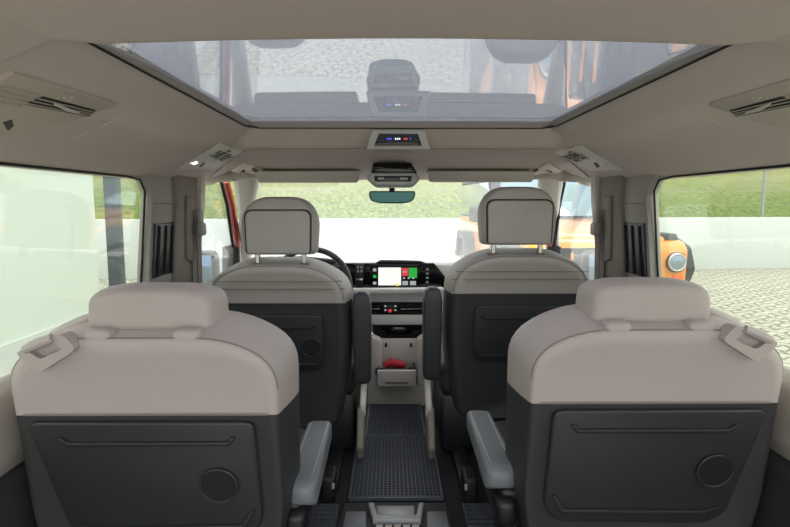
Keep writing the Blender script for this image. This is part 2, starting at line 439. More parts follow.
# ------------------------------------------------------------------ roof fittings
def vent(side, mx):
    X = (lambda p: (mx - p[0], p[1])) if mx else (lambda p: p)
    t = thing('roof_vent', f'overhead air vent panel on the {side} side of the headliner', 'air vent', PC(*X((70, 108))))
    out = [(-45, 100), (-20, 92), (14, 74), (60, 87.5), (113, 103), (117, 106.5), (71, 121.5), (-6, 139), (-45, 144)]
    P = Plane([X(p) for p in out])
    P.plate('panel', [X(p) for p in out], .003, 'roofplastic', t, sink=.03, bev=.0022)
    lo = P.plate('louvre_opening', [X(p) for p in ((43, 96.5), (96, 110.5), (89, 117), (24, 104.5))], .0036, 'recess', t, sink=.001)
    for k in range(3):
        bm = bmesh.new(); f = (k + .9) / 3.4
        a = (43 - 19 * f, 96.5 + 8 * f); b = (95 - 6 * f, 110.5 + 6 * f)
        P.bar(bm, a, b, .0013, .005); mk('slat', bm, 'plastic', lo)
    bm = bmesh.new()
    tube(bm, [P.at(X(p), h) for p, h in (((55, 104), .008), ((66, 109), .012), ((79, 113), .008))], [.002, .0035, .002], 8)
    mk('slider', bm, 'light', lo)
    for k in range(4):
        bm = bmesh.new(); P.bar(bm, X((-8, 84.5 + 5.2 * k)), X((38 - 6 * k, 95.5 + 3.2 * k)), .0042, .003); mk('rib', bm, 'roofplastic', t)
    for q in (((57, 97), (60, 97.8), (59, 99.4), (56, 98.6)), ((62, 97), (66, 97), (68, 99), (63, 99)), ((64, 100), (72, 101), (71, 102.2), (64, 101.4)), ((70, 97), (74, 98), (73, 99.5), (69, 98.6))):
        P.plate('icon', [X(p) for p in q], .0036, 'light', t, sink=.001)
    P.plate('lamp_lens', [X(p) for p in ((3, 123), (12, 120), (14, 126), (8, 131))], .004, 'recess', t, sink=.001)
    bm = bmesh.new()
    pts = [PC(*X(p)) for p in ((134, 109), (120, 117.5), (100, 127), (68, 141))]
    tube(bm, [p + Vector((0, 0, .0012)) for p in pts], [.001, .003, .003, .001], 8)
    struct(mk('trim_18' if not mx else 'trim_19', bm, 'headliner'), f'raised crease in the headliner beside the {side} vent panel', 'trim')
# slats of the mirrored vent use the same outline
_bar = Plane.bar
vent('left', 0)
Plane.bar = lambda self, bm, a, b, r, h: _bar(self, bm, a if a[0] > 412 else (825 - a[0], a[1]), b if b[0] > 412 else (825 - b[0], b[1]), r, h)
vent('right', 825)
Plane.bar = _bar

def conf(name, q, h, m, parent, n=8, round_=0):
    """moulding that hugs the curved headliner between four sight lines"""
    a, b, c, d = [Vector(p) for p in q]; bm = bmesh.new(); G = []
    for j in range(n + 1):
        row = []
        for i in range(n + 1):
            u, v = i / n, j / n
            p = (a.lerp(b, u)).lerp(d.lerp(c, u), v); w = PC(p.x, p.y); nn = CN(w)
            e = min(u, 1 - u, v, 1 - v) * n
            row.append((bm.verts.new(w + nn * (h if e > .5 else h * .75)), bm.verts.new(w - nn * .004)))
        G.append(row)
    for j in range(n):
        for i in range(n):
            for k in (0, 1):
                f = [G[j][i][k], G[j][i + 1][k], G[j + 1][i + 1][k], G[j + 1][i][k]]; bm.faces.new(f if k else f[::-1])
    for i in range(n):
        for (p, q_) in (((0, i), (0, i + 1)), ((n, i), (n, i + 1)), ((i, 0), (i + 1, 0)), ((i, n), (i + 1, n))):
            A, B = G[p[0]][p[1]], G[q_[0]][q_[1]]; bm.faces.new((A[0], B[0], B[1], A[1]))
    return mk(name, bm, m, parent, ang=40)
def cbar(bm, a, b, r, h):
    P = [PC(*Vector(a).lerp(Vector(b), k / 4)) for k in range(5)]; tube(bm, [p + CN(p) * h for p in P], r, 6)
def lamp(side, q):
    t = thing('reading_light', f'roof reading light and air nozzle unit above the {side} door pillar', 'reading light', PC(*q['c']))
    conf('housing', q['out'], .005, 'light', t)
    nz = conf('nozzle', q['vent'], .0062, 'recess', t, 4); v = q['vent']
    for k in range(4):
        f = .12 + .25 * k
        bm = bmesh.new(); cbar(bm, Vector(v[0]).lerp(Vector(v[1]), f), Vector(v[3]).lerp(Vector(v[2]), f), .0022, .007); mk('vane', bm, 'silver', nz)
    bm = bmesh.new(); cbar(bm, Vector(v[0]).lerp(Vector(v[3]), .5), Vector(v[1]).lerp(Vector(v[2]), .5), .003, .008); mk('nozzle_tab', bm, 'silver', nz)
    conf('lens', q['lens'], .0065, M['lamp_on'] if side == 'left' else 'silver', t, 3)
    conf('switch', q['sw'], .007, 'recess', t, 3)
    conf('sensor', q['dot'], .0065, 'plasticd', t, 2)
lamp('left', dict(c=(210, 156), out=[(177, 168.5), (219, 142), (243, 151.5), (212, 168)], vent=[(207.5, 154.7), (219.5, 149), (234.7, 154.7), (222, 160.4)],
     lens=[(189, 162), (195, 159.8), (199, 161.5), (193, 164)], sw=[(198, 165.5), (203, 160.5), (204.5, 162), (200.5, 166)], dot=[(227, 149.5), (231, 149), (232, 151), (228, 151.3)]))
lamp('right', dict(c=(590, 156), out=[(554, 151.5), (582, 144), (623, 169.5), (590, 170)], vent=[(561, 155.5), (575, 150.5), (592, 156.5), (576, 160.8)],
     lens=[(603, 163), (607, 161.5), (610, 163.5), (606, 165)], sw=[(594, 162), (597, 161), (601, 165), (598, 167)], dot=[(567, 151), (571, 149.6), (573, 151), (569, 152)]))

def hook(side, out, sl):
    t = thing('coat_hook', f'pale coat hook plate with dark slot above the {side} front door', 'coat hook', PC(*out[0]))
    conf('plate', out, .007, 'light', t); conf('slot', sl, .0085, 'recess', t, 3)
    bm = bmesh.new(); a = (Vector(sl[0]) + Vector(sl[1])) / 2; b = (Vector(sl[2]) + Vector(sl[3])) / 2
    pa, pb = PC(*a), PC(*b); n = CN(pa); tube(bm, [pa + n * .008, (pa + pb) / 2 + n * .016, pb + n * .008], .0035, 8); mk('hook', bm, 'plastic', t)
hook('left', [(230, 170.5), (244, 161.5), (254, 165), (240, 175)], [(238, 171.5), (244, 167.2), (247.5, 168.6), (241.5, 173.2)])
hook('right', [(540, 166), (548, 161.5), (563, 171), (554, 175)], [(545, 169), (549, 167.5), (554.5, 171.5), (550.5, 173)])

# climate display on the roof frame
def quad3(pix, Y): return [PY(p[0], p[1], Y) for p in pix]
t = thing('climate_display', 'black overhead climate display with small lit digits behind the glass roof', 'display', PY(398, 149, 1.79))
bm = bmesh.new(); prism(bm, quad3([(372, 128), (424, 128), (431, 150), (366, 150)], 1.712), (0, .06, -.004), .006, 3); mk('housing', bm, 'plasticg', t)
bm = bmesh.new(); prism(bm, quad3([(379, 133.5), (418, 133.5), (422, 145.5), (374, 145.5)], 1.708), (0, .01, 0), .002); mk('screen', bm, 'gloss', t)
for nm, x0, x1, mm in (('blue_digit', 387, 392, 'sblue'), ('white_digit', 395, 401, 'sw2'), ('red_digit', 404, 408, 'sred2'), ('blue_digit', 410, 411, 'sblue')):
    bm = bmesh.new()
    n = max(1, int((x1 - x0) / 1.6)); w = (x1 - x0) / n
    for k in range(n):
        prism(bm, quad3([(x0 + k * w, 138), (x0 + k * w + w * .6, 138), (x0 + k * w + w * .6, 139.5), (x0 + k * w, 139.5)], 1.7075), (0, .003, 0))
    mk(nm, bm, mm, t)

# front overhead console and mirror
t = thing('overhead_console', 'grey overhead console with black sensor cover above the rear-view mirror', 'overhead console', PY(392, 175, 2.3))
bm = bmesh.new(); prism(bm, quad3([(373, 162.5), (411, 162.5), (417.5, 172.5), (371, 172.5)], 1.985), (0, .03, -.004), .004); mk('sensor_cover', bm, 'gloss', t)
bm = bmesh.new(); prism(bm, quad3([(374, 166), (411, 166), (421, 179), (413, 187), (375, 187), (366, 179)], 2.0), (0, .12, .0), .01, 3); mk('housing', bm, 'silver', t)
bm = bmesh.new(); prism(bm, quad3([(374, 176), (412, 176), (411, 181.5), (375, 181.5)], 1.995), (0, .01, 0), .002); mk('lamp_glass', bm, 'gloss', t)
bm = bmesh.new(); box(bm, PY(381, 178.6, 1.994), (.022, .004, .008), bev=.001); mk('button', bm, 'silver', t)
bm = bmesh.new(); box(bm, PY(404, 178.6, 1.994), (.028, .004, .008), bev=.001); mk('button', bm, 'silver', t)
t = thing('rear_view_mirror', 'dark green-tinted rear-view mirror under the overhead console', 'mirror', PY(392, 190, 2.28))
bm = bmesh.new(); o = rpoly([(368.5, 191, 3), (416, 191, 3), (414, 201, 5), (405, 203.5, 5), (381, 203.5, 5), (370, 201, 4)], 4)
prism(bm, [PY(p.x, p.y, 2.25) for p in o], (0, .022, 0), .004); mk('housing', bm, 'black', t)
bm = bmesh.new(); o = rpoly([(370, 192.2, 2), (414.5, 192.2, 2), (412.5, 200.5, 4), (404, 202.2, 5), (382, 202.2, 5), (371.5, 200.5, 4)], 4)
prism(bm, [PY(p.x, p.y, 2.248) for p in o], (0, .004, 0)); mk('mirror_glass', bm, 'mirror', t)
bm = bmesh.new(); tube(bm, [PY(392, 194, 2.27), PY(392, 186, 2.30)], .012, 8); mk('stem', bm, 'black', t)

for side, q in (('left', (254.5, 360.5, 171, 183)), ('right', (426.5, 536, 171, 182.5))):
    x0, x1, y0, y1 = q
    a, b = PY(x0, y0, 2.16), PY(x1, y0, 2.16); c, d = PY(x1, y1, 2.20), PY(x0, y1, 2.20)
    t = thing('sun_visor', f'beige sun visor folded up at the {side} of the windscreen top' + (' with a pale label' if side == 'right' else ''), 'sun visor', (a + b) / 2)
    bm = bmesh.new()
    prism(bm, [a, b, c + Vector((-.01, 0, 0)), d + Vector((.01, 0, 0))], (0, .1, .01), .012, 3); mk('flap', bm, 'light', t)
    if side == 'right':
        bm = bmesh.new(); prism(bm, [PY(p[0], p[1], 2.165 + .004 * (p[1] - 173)) for p in ((445, 176), (470, 176), (470, 180), (445, 180))], (0, .006, 0)); mk('sticker', bm, 'swhite_paper', t)
    bm = bmesh.new(); e = a if side == 'left' else b
    tube(bm, [e + Vector((0, .05, .0)), e + Vector(((-.02 if side == 'left' else .02), .05, .01))], .007, 8); mk('hinge', bm, 'plasticd', t)

# ------------------------------------------------------------------ second row seats
def seat_outline(g, top, hw, zb, sh):
    """g grows the outline; returns (u, z) points"""
    return rpoly([(-.222 - g * .6, zb, .03), (-hw - g * .3, zb + .12, .06), (-hw - g * .7, sh + g * .4, .05), (-.15 - g * .3, top + g, .06), (.15 + g * .3, top + g, .06), (hw + g * .7, sh + g * .4, .05), (hw + g * .3, zb + .12, .06), (.205 + g * .6, zb, .03)], 5)
def rear_seat(s, yb, side, near):
    xc = s * (.474 if s < 0 else .474); dz = -.003 if s < 0 else 0.0
    tilt = -.14
    W = lambda u, y, z: Vector((xc - s * u, yb + y + (z - .6) * tilt, z + dz))   # u > 0 towards the aisle
    t = thing('captain_seat', f'beige and charcoal rear captain seat seen from behind at the {side} side window', 'seat', (xc, yb + .3, 0), 'rear captain seats')
    def full():
        b = bmesh.new(); rings = []
        for y, g in ((0.004, -.05), (0.0, -.03), (.0, -.008), (.004, -.002), (.012, .002), (.03, .007), (.06, .016), (.10, .026), (.13, .028), (.15, .022), (.165, .008), (.172, -.03)):
            rings.append([W(p.x, y, p.y) for p in seat_outline(g, .738, .239, .24, .690)])
        loft(b, rings); bmesh.ops.recalc_face_normals(b, faces=b.faces); return b
    zs = .592 + dz
    mk('backrest', split(full(), zs, True), 'leather', t, ang=60)
    sh = mk('backrest_cover', split(full(), zs, False), 'charcoal', t, ang=60)
    # seam piping
    bm = bmesh.new()
    o = [p for p in seat_outline(.0, .738, .239, .24, .690)]
    tube(bm, [W(p.x, .0065, p.y) for p in o if p.y > .594], .0016, 6)
    tube(bm, [W(-.222 + .444 * k / 10, -.0003, .5925) for k in range(11)], .0016, 6)
    mk('seam', bm, 'stitch', t)
    # hard back panel
    po = [(-.215, .580, .02), (.195, .580, .02), (.200, .375, .02), (.175, .335, .02), (-.125, .330, .02), (-.165, .35, .02)]
    bm = bmesh.new(); prism(bm, [W(p.x, -.008, p.y) for p in rpoly(po, 4)], (0, .012, 0), .005, 3)
    pn = mk('back_panel', bm, 'panel', t, ang=40)
    bm = bmesh.new()
    prism(bm, [W(u, -.0155, z) for u, z in ((-.162, .553), (-.145, .535), (.150, .535), (.162, .553), (.154, .553), (.145, .543), (-.141, .543), (-.154, .553))], (0, .010, 0), .0035)
    prism(bm, [W(u, -.0155, z) for u, z in ((.188, .40), (.167, .358), (-.12, .354), (-.15, .372), (-.117, .364), (.160, .368), (.181, .40))], (0, .010, 0), .0035)
    mk('ridge', bm, 'panel', pn, ang=40)
    c = W(.124 * (1 if s < 0 else -1) - (0 if s < 0 else .004), -.009, .452); ax = (W(0, 0, .5) - W(0, -1, .5)).normalized()
    bm = bmesh.new(); disc(bm, c + Vector((0, -.0045, 0)), .033, (0, 1, .14), .006, 36); rc = mk('round_recess', bm, 'recess', pn)
    bm = bmesh.new(); ring(bm, c + Vector((0, -.004, 0)), .0345, (0, 1, .14), .0024); mk('rim', bm, 'panel', rc)
    # headrest
    hx = .005
    bm = bmesh.new(); rings = []
    for y, hw, z0, z1, r in ((.0, .085, .762, .806, .02), (.003, .108, .751, .816, .018), (.012, .115, .746, .821, .02), (.04, .120, .745, .825, .022), (.08, .124, .745, .825, .024), (.10, .120, .749, .820, .026), (.112, .10, .757, .806, .02)):
        rings.append([Vector((xc - s * (hx + p.x), yb + y + .012, p.y + dz - .004)) for p in rpoly([(-hw, z0, r * .8), (-hw * .97, z1 - .008, r), (-hw * .5, z1 + .003, r), (hw * .5, z1 + .003, r), (hw * .97, z1 - .008, r), (hw, z0, r * .8)], 4)])
    loft(bm, rings); hr = mk('headrest', bm, 'leather', t, ang=60, sub=1)
    for u in (-.080, .076):
        bm = bmesh.new(); box(bm, W(u + hx, .035, .740), (.05, .06, .024), bev=.009, seg=3); mk('headrest_mount', bm, 'leather', hr)
    # belt guide on the outer shoulder
    g0 = [(-.206, .718), (-.120, .754), (-.097, .724), (-.172, .678)]
    cen = Vector((-.153, .716))
    bm = bmesh.new()
    def bg(u, z, y): return W(u, y, z)
    outer = rpoly([(u, z, .012) for u, z in g0], 3); inner = rpoly([(cen.x + (u - cen.x) * .55, cen.y + (z - cen.y) * .40 + .005, .006) for u, z in g0], 3)
    r1 = [bg(p.x, p.y, .012) for p in outer]; r2 = [bg(p.x, p.y, -.012) for p in outer]
    r3 = [bg(p.x * .98 + cen.x * .02, p.y * .98 + cen.y * .02, -.018) for p in outer]
    r4 = [bg(p.x, p.y, -.018) for p in inner]; r5 = [bg(p.x, p.y, -.004) for p in inner]
    loft(bm, [r1, r2, r3, r4, r5])
    gd = mk('belt_guide', bm, 'leather', t, ang=50)
    bm = bmesh.new(); tube(bm, [bg(-.186, .724, -.016), bg(-.165, .734, -.022), bg(-.136, .745, -.018)], [.008, .0095, .008], 10)
    mk('flap', bm, 'leather', gd)
    # front shoulder strip carrying the belt
    bm = bmesh.new(); tube(bm, [W(-.20, .02, .700), W(-.165, .05, .727), W(-.12, .08, .748), W(-.09, .10, .755)], [.012, .014, .014, .01], 10); mk('shoulder_bolster', bm, 'leather', t)
    # armrest
    ar_y0, ar_y1 = yb + .10, yb + .45
    ax_ = -.217 if s < 0 else .206; az = .378 if s < 0 else .388
    bm = bmesh.new(); rings = []
    for y, w, h in ((ar_y0 - .004, .018, .012), (ar_y0, .027, .019), (ar_y0 + .015, .035, .028), (ar_y1 - .03, .032, .026), (ar_y1 - .008, .027, .020), (ar_y1, .016, .010)):
        rings.append([Vector((ax_ + p.x, y, az + p.y)) for p in rpoly([(-w, -h, .012), (w, -h, .012), (w, h, .012), (-w, h, .012)], 4)])
    loft(bm, rings); ar = mk('armrest', bm, 'armtop', t, ang=60)
    bm = bmesh.new()
    for k in (-1, 1): tube(bm, [Vector((ax_ + k * .022, ar_y0 + .02, az + .0275)), Vector((ax_ + k * .022, ar_y1 - .03, az + .0255))], .0011, 5)
    mk('stitching', bm, 'silver', ar)
    bm = bmesh.new(); box(bm, (ax_ + s * .006, ar_y0 + .10, .325), (.045, .26, .06), bev=.015, seg=3); box(bm, (ax_ + s * .02, ar_y0 + .04, .30), (.05, .09, .14), bev=.015, seg=3)
    mk('armrest_bracket', bm, 'black', ar)
    # cushion and base
    bm = bmesh.new(); box(bm, (xc, yb + .36, .27), (.46, .46, .13), bev=.05, seg=4); mk('cushion', bm, 'charcoal', t)
    bm = bmesh.new(); box(bm, (xc, yb + .34, .12), (.38, .42, .17), bev=.02); mk('base', bm, 'black', t)
    for k in (-1, 1):
        bm = bmesh.new(); box(bm, (xc + k * .16, yb + .31, .015), (.05, .44, .03), bev=.005); mk('rail', bm, 'silver', t)
rear_seat(-1, .965, 'left', 1); rear_seat(1, 1.01, 'right', 1)

# ------------------------------------------------------------------ front seats
def front_seat(s, yb, dz, side, who):
    xc = s * (.435 if s < 0 else .428)
    W = lambda u, y, z: Vector((xc - s * u, yb + y + (z - .6) * -.16, z + dz))
    t = thing('front_seat', f'taupe and charcoal front {who} seat seen from behind, {side} of the aisle', 'seat', (xc, yb + .3, 0), 'front seats')
    def outl(g):
        return rpoly([(-.20 - g, .13, .04), (-.245 - g, .40, .10), (-.24 - g, .69 + g * .5, .06), (-.13, .757 + g, .07), (.13, .757 + g, .07), (.24 + g, .69 + g * .5, .06), (.245 + g, .40, .10), (.20 + g, .13, .04)], 5)
    def full():
        b = bmesh.new(); rings = []
        for y, g in ((.006, -.05), (.0, -.03), (.0, -.012), (.006, -.004), (.018, .002), (.05, .010), (.09, .016), (.13, .018), (.15, .012), (.165, -.004), (.17, -.03)):
            rings.append([W(p.x, y, p.y) for p in outl(g)])
        loft(b, rings); bmesh.ops.recalc_face_normals(b, faces=b.faces); return b
    zs = .62 + dz
    mk('backrest', split(full(), zs, True), 'leather2', t, ang=60)
    mk('backrest_cover', split(full(), zs, False), 'charcoal', t, ang=60)
    bm = bmesh.new()
    for z, hw in ((.700, .232), (.672, .242), (.6205, .245)):
        tube(bm, [W(-hw + 2 * hw * k / 10, .0 if 0 < k < 10 else .005, z) for k in range(11)], .0018, 6)
    o = outl(-.004); tube(bm, [W(p.x, .0055, p.y) for p in o if p.y > .622], .0018, 6)
    mk('seam', bm, 'stitch', t)
    po = [(-.16, .575, .02), (.16, .575, .02), (.165, .42, .02), (.145, .365, .03), (-.12, .365, .03), (-.16, .40, .02)]
    bm = bmesh.new(); prism(bm, [W(p.x, -.008, p.y) for p in rpoly(po, 4)], (0, .012, 0), .005, 3); pn = mk('back_panel', bm, 'panel', t, ang=40)
    bm = bmesh.new()
    prism(bm, [W(u, -.0165, z) for u, z in ((-.14, .545), (-.125, .528), (.125, .528), (.14, .545), (.13, .545), (.12, .536), (-.12, .536), (-.13, .545))], (0, .010, 0), .0035)
    prism(bm, [W(u, -.0165, z) for u, z in ((.15, .42), (.135, .385), (-.11, .385), (-.14, .41), (-.105, .393), (.13, .393), (.143, .42))], (0, .010, 0), .0035)
    mk('ridge', bm, 'panel', pn)
    c = W(.118 * (1 if s < 0 else -1), -.009, .455)
    bm = bmesh.new(); disc(bm, c + Vector((0, -.0045, 0)), .034, (0, 1, .16), .006, 32); rc = mk('round_recess', bm, 'recess', pn)
    bm = bmesh.new(); ring(bm, c + Vector((0, -.004, 0)), .0355, (0, 1, .16), .0022); mk('rim', bm, 'panel', rc)
    # headrest
    z0h, z1h = (.792, .998); hc = xc - s * .016
    bm = bmesh.new(); rings = []
    for y, k in ((-.012, .80), (-.008, .90), (.0, .965), (.02, 1.0), (.07, 1.02), (.09, .97), (.10, .85)):
        hw = .137 * k; zc = (z0h + z1h) / 2; hh = (z1h - z0h) / 2 * k
        rings.append([Vector((hc + p.x, yb - .02 + y, p.y + dz)) for p in rpoly([(-hw * .92, zc - hh, .022), (-hw, zc + hh * .35, .05), (-hw * .62, zc + hh * .97, .05), (hw * .62, zc + hh * .97, .05), (hw, zc + hh * .35, .05), (hw * .92, zc - hh, .022)], 5)])
    loft(bm, rings); hr = mk('headrest', bm, 'leather2', t, ang=60, sub=1)
    yo = yb - .036
    fr = rpoly([(-.113, z0h + .008, .012), (-.117, z1h - .046, .03), (.117, z1h - .046, .03), (.113, z0h + .008, .012)], 4)
    bm = bmesh.new(); prism(bm, [Vector((hc + p.x, yo + .002, p.y + dz)) for p in fr], (0, .012, 0), .003); mk('gap', bm, 'recess', hr)
    fr2 = rpoly([(-.108, z0h + .006, .012), (-.112, z1h - .051, .028), (.112, z1h - .051, .028), (.108, z0h + .006, .012)], 4)
    bm = bmesh.new(); prism(bm, [Vector((hc + p.x, yo - .004, p.y + dz)) for p in fr2], (0, .016, 0), .006, 3); mk('insert', bm, 'leather2', hr)
    for u in (-.082, .082):
        bm = bmesh.new(); tube(bm, [Vector((hc + u, yb + .01, .74 + dz)), Vector((hc + u, yb + .005, .81 + dz))], .0095, 10); mk('post', bm, 'chrome', hr)
        bm = bmesh.new(); box(bm, Vector((hc + u, yb + .01, .758 + dz)), (.036, .034, .012), bev=.005); mk('post_collar', bm, 'plasticd', hr)
    # folded-up armrest on the aisle side
    ax = -.137 if s < 0 else .121
    bm = bmesh.new(); rings = []
    zlo, zhi = .30 + dz * .5, .652 + dz * .5
    for z, w, d in ((zlo, .018, .03), (zlo + .006, .026, .04), (zlo + .02, .032, .045), (zhi - .05, .034, .045), (zhi - .012, .028, .038), (zhi, .014, .022)):
        rings.append([Vector((ax + p.x, yb + .07 + p.y + (z - .6) * -.10, z)) for p in rpoly([(-w, -d, .012), (w, -d, .012), (w, d, .012), (-w, d, .012)], 4)])
    loft(bm, rings); ar = mk('armrest', bm, 'charcoal', t, ang=60)
    bm = bmesh.new(); tube(bm, [Vector((ax + -s * .026, yb + .03 + (z - .6) * -.10, z)) for z in (zlo + .02, zhi - .05)], .003, 6)
    mk('piping', bm, 'silver', ar)
    # cushion, base and side covers
    bm = bmesh.new(); box(bm, (xc + s * -.005, yb + .38, .30), (.54, .50, .15), bev=.05, seg=4); mk('cushion', bm, 'charcoal', t)
    bm = bmesh.new(); box(bm, (xc, yb + .36, .125), (.53, .46, .23), bev=.02); mk('base', bm, 'black', t)
    bm = bmesh.new()
    sx = -.125 if s < 0 else .100
    prism(bm, [(sx, yb + .12, .33), (sx, yb + .17, .31), (sx, yb + .15, .20), (sx, yb + .07, .17), (sx, yb + .06, .22)], (s * .022, 0, 0), .008, 3); mk('armrest_bracket', bm, 'light', t)
    bm = bmesh.new()
    prism(bm, [(sx + s * .006, yb + .07, .21), (sx + s * .006, yb + .20, .20), (sx + s * .006, yb + .22, .05), (sx + s * .006, yb + .02, .03), (sx + s * .006, yb + .0, .08)], (s * .026, 0, 0), .008, 3); mk('side_cover', bm, 'plasticd', t)
    bm = bmesh.new(); disc(bm, (sx - s * .001, yb + .10, .20), .014, (s, 0, 0), .004); mk('pivot_cap', bm, 'recess', t)
    for k in (-1, 1):
        bm = bmesh.new(); box(bm, (xc + k * .20, yb - .19, .045), (.045, .10, .09), bev=.01, seg=3); box(bm, (xc + k * .20, yb - .02, .02), (.05, .30, .04), bev=.006); mk('rail_cover', bm, 'black', t)
        bm = bmesh.new(); box(bm, (xc + k * .20 - s * .018, yb - .243, .066), (.010, .006, .02), bev=.002); mk('rail_clip', bm, 'silver', t)
    bm = bmesh.new(); tube(bm, [(xc - .15, yb - .03, .12), (xc + .15, yb - .03, .12)], .012, 8); mk('cross_tube', bm, 'black', t)
front_seat(-1, 1.93, .0, 'left', 'driver'); front_seat(1, 1.92, .035, 'right', 'passenger')

# ------------------------------------------------------------------ dashboard
DY = 2.70
t = thing('dashboard', 'beige and black dashboard with lit touchscreen across the front of the cabin', 'dashboard', (0, 3.0, .3))
bm = bmesh.new(); prism(bm, [(-.76, 2.735, .69), (-.76, 3.0, .675), (-.76, 3.44, .585), (-.76, 3.44, .50), (-.76, 2.76, .50), (-.76, 2.72, .56), (-.76, 2.715, .675)], (1.52, 0, 0), .008); mk('top_pad', bm, 'dash', t)
bm = bmesh.new(); prism(bm, [(-.76, 2.74, .56), (-.76, 2.75, .40), (-.76, 2.82, .30), (-.76, 3.2, .25), (-.76, 3.2, .5)], (1.52, 0, 0), .006); mk('lower_panel', bm, 'dash', t)
def pp(bm, pix, Y, th=.02, bev=.004, lean=0): prism(bm, [PY(p[0], p[1], Y) for p in pix], (0, th, lean), bev)
bm = bmesh.new(); pp(bm, [(330, 263), (434, 263), (447, 279), (444, 288.5), (330, 289.5)], 2.70, .04, .006); mk('display_band', bm, 'gloss', t)
bm = bmesh.new(); pp(bm, [(380, 260.8), (420, 261.2), (428, 263.6), (374, 263.6)], 2.705, .06, .004); mk('display_hood', bm, 'matte', t)
bm = bmesh.new(); pp(bm, [(250, 258), (300, 257), (334, 260), (340, 264), (340, 288), (250, 288)], 2.71, .06, .01); mk('instrument_hood', bm, 'matte', t)
bm = bmesh.new(); pp(bm, [(434, 264.5), (470, 265), (470, 284), (446, 284)], 2.712, .02, .004); mk('passenger_trim', bm, 'dash', t)
# touchscreen
bm = bmesh.new(); pp(bm, [(369.5, 266), (420.5, 266), (420.5, 289), (369.5, 289)], 2.692, .012, .003); sc_ = mk('touchscreen', bm, 'gloss', t)
def scr(nm, x0, y0, x1, y1, mm, par=None, Y=2.691):
    bm = bmesh.new(); pp(bm, [(x0, y0), (x1, y0), (x1, y1), (x0, y1)], Y, .003, 0); return mk(nm, bm, mm, par or sc_)
scr('map', 378.3, 267.5, 401, 285.3, 'map'); scr('red_tile', 402, 268, 408, 276, 'sred'); scr('green_tile', 408.6, 267.8, 417, 278, 'sgreen')
scr('grey_tile', 402.3, 281, 408, 285.2, 'swhite'); scr('grey_tile', 410, 281, 416, 285.2, 'swhite'); scr('route_mark', 396, 284, 399, 286, 'syellow', Y=2.690)
for k, mm in enumerate(('swhite', 'sgreen', 'swhite')): scr('icon', 373, 268.5 + 6.6 * k, 376.3, 271.3 + 6.6 * k, mm)
scr('white_bar', 403, 271.3, 407, 272.3, 'swhite', Y=2.690)
for k in range(3): scr('icon', 403 + 4.6 * k, 277.2, 405 + 4.6 * k, 279, 'swhite', Y=2.690)
# gear selector and right column
bm = bmesh.new(); pp(bm, [(355, 264), (364, 264), (363, 288), (355.5, 288)], 2.69, .02, .003); gs = mk('gear_selector', bm, 'black', t)
bm = bmesh.new(); pp(bm, [(355.8, 278.5), (363.2, 278.5), (363.2, 281), (355.8, 281)], 2.676, .016, .003); mk('lever', bm, 'chrome', gs)
for (x, y) in ((357, 266), (360.5, 266), (357, 270), (360.5, 270)):
    bm = bmesh.new(); pp(bm, [(x, y), (x + 2, y), (x + 2, y + 2.4), (x, y + 2.4)], 2.688, .004, 0); mk('button', bm, 'silver', gs)
for k in range(4):
    bm = bmesh.new(); pp(bm, [(426, 268.5 + 4.2 * k), (428.5, 268.5 + 4.2 * k), (428.5, 270.5 + 4.2 * k), (426, 270.5 + 4.2 * k)], 2.698, .004, 0); mk('side_icon', bm, 'silver', t)
# trim strip, vents, hazard switches
bm = bmesh.new(); pp(bm, [(330, 289), (444, 288), (443, 293.5), (370, 294.5), (330, 294.5)], 2.665, .09, .008); mk('ledge', bm, 'dash', t)
bm = bmesh.new(); pp(bm, [(366, 303), (428, 303), (427, 315), (368, 315)], 2.715, .05, .006); vt = mk('vent_band', bm, 'matte', t)
for (a, b) in ((369, 381), (399.5, 426)):
    for k in range(3):
        bm = bmesh.new(); tube(bm, [PY(a, 306 + 3 * k, 2.712), PY(b, 306 + 3 * k, 2.712)], .004, 6); mk('vane', bm, 'black', vt)
for (a, b) in ((370, 380), (401, 424)):
    bm = bmesh.new(); tube(bm, [PY(a, 309, 2.707), PY(b, 308.6, 2.707)], .003, 6); mk('chrome_bar', bm, 'chrome', vt)
bm = bmesh.new(); pp(bm, [(382, 304), (398.5, 304), (398.5, 313.5), (382, 313.5)], 2.702, .02, .004); hz = mk('switch_block', bm, 'black', vt)
bm = bmesh.new(); pp(bm, [(388, 309.5), (392, 309.5), (391, 312.3), (389, 312.3)], 2.70, .004, 0); mk('hazard_button', bm, 'sred', hz)
for (x, y) in ((384.5, 305.5), (394.5, 305.5), (384.5, 309.5), (394.5, 309.5)):
    bm = bmesh.new(); pp(bm, [(x, y), (x + 1.8, y), (x + 1.8, y + 1.4), (x, y + 1.4)], 2.70, .004, 0); mk('icon', bm, 'swhite', hz)
bm = bmesh.new(); pp(bm, [(367, 315.5), (429, 315.5), (431, 322), (426, 325), (375, 325), (367, 322)], 2.69, .06, .006); mk('lower_trim', bm, 'dash', t)
bm = bmesh.new(); pp(bm, [(373, 324), (429, 324), (429, 345), (373, 345)], 2.71, .06, .006); mk('cubby', bm, 'matte', t)
bm = bmesh.new(); pp(bm, [(381, 327), (420, 327), (418, 335), (383, 335)], 2.70, .02, .004); mk('cubby_flap', bm, 'gloss', t)

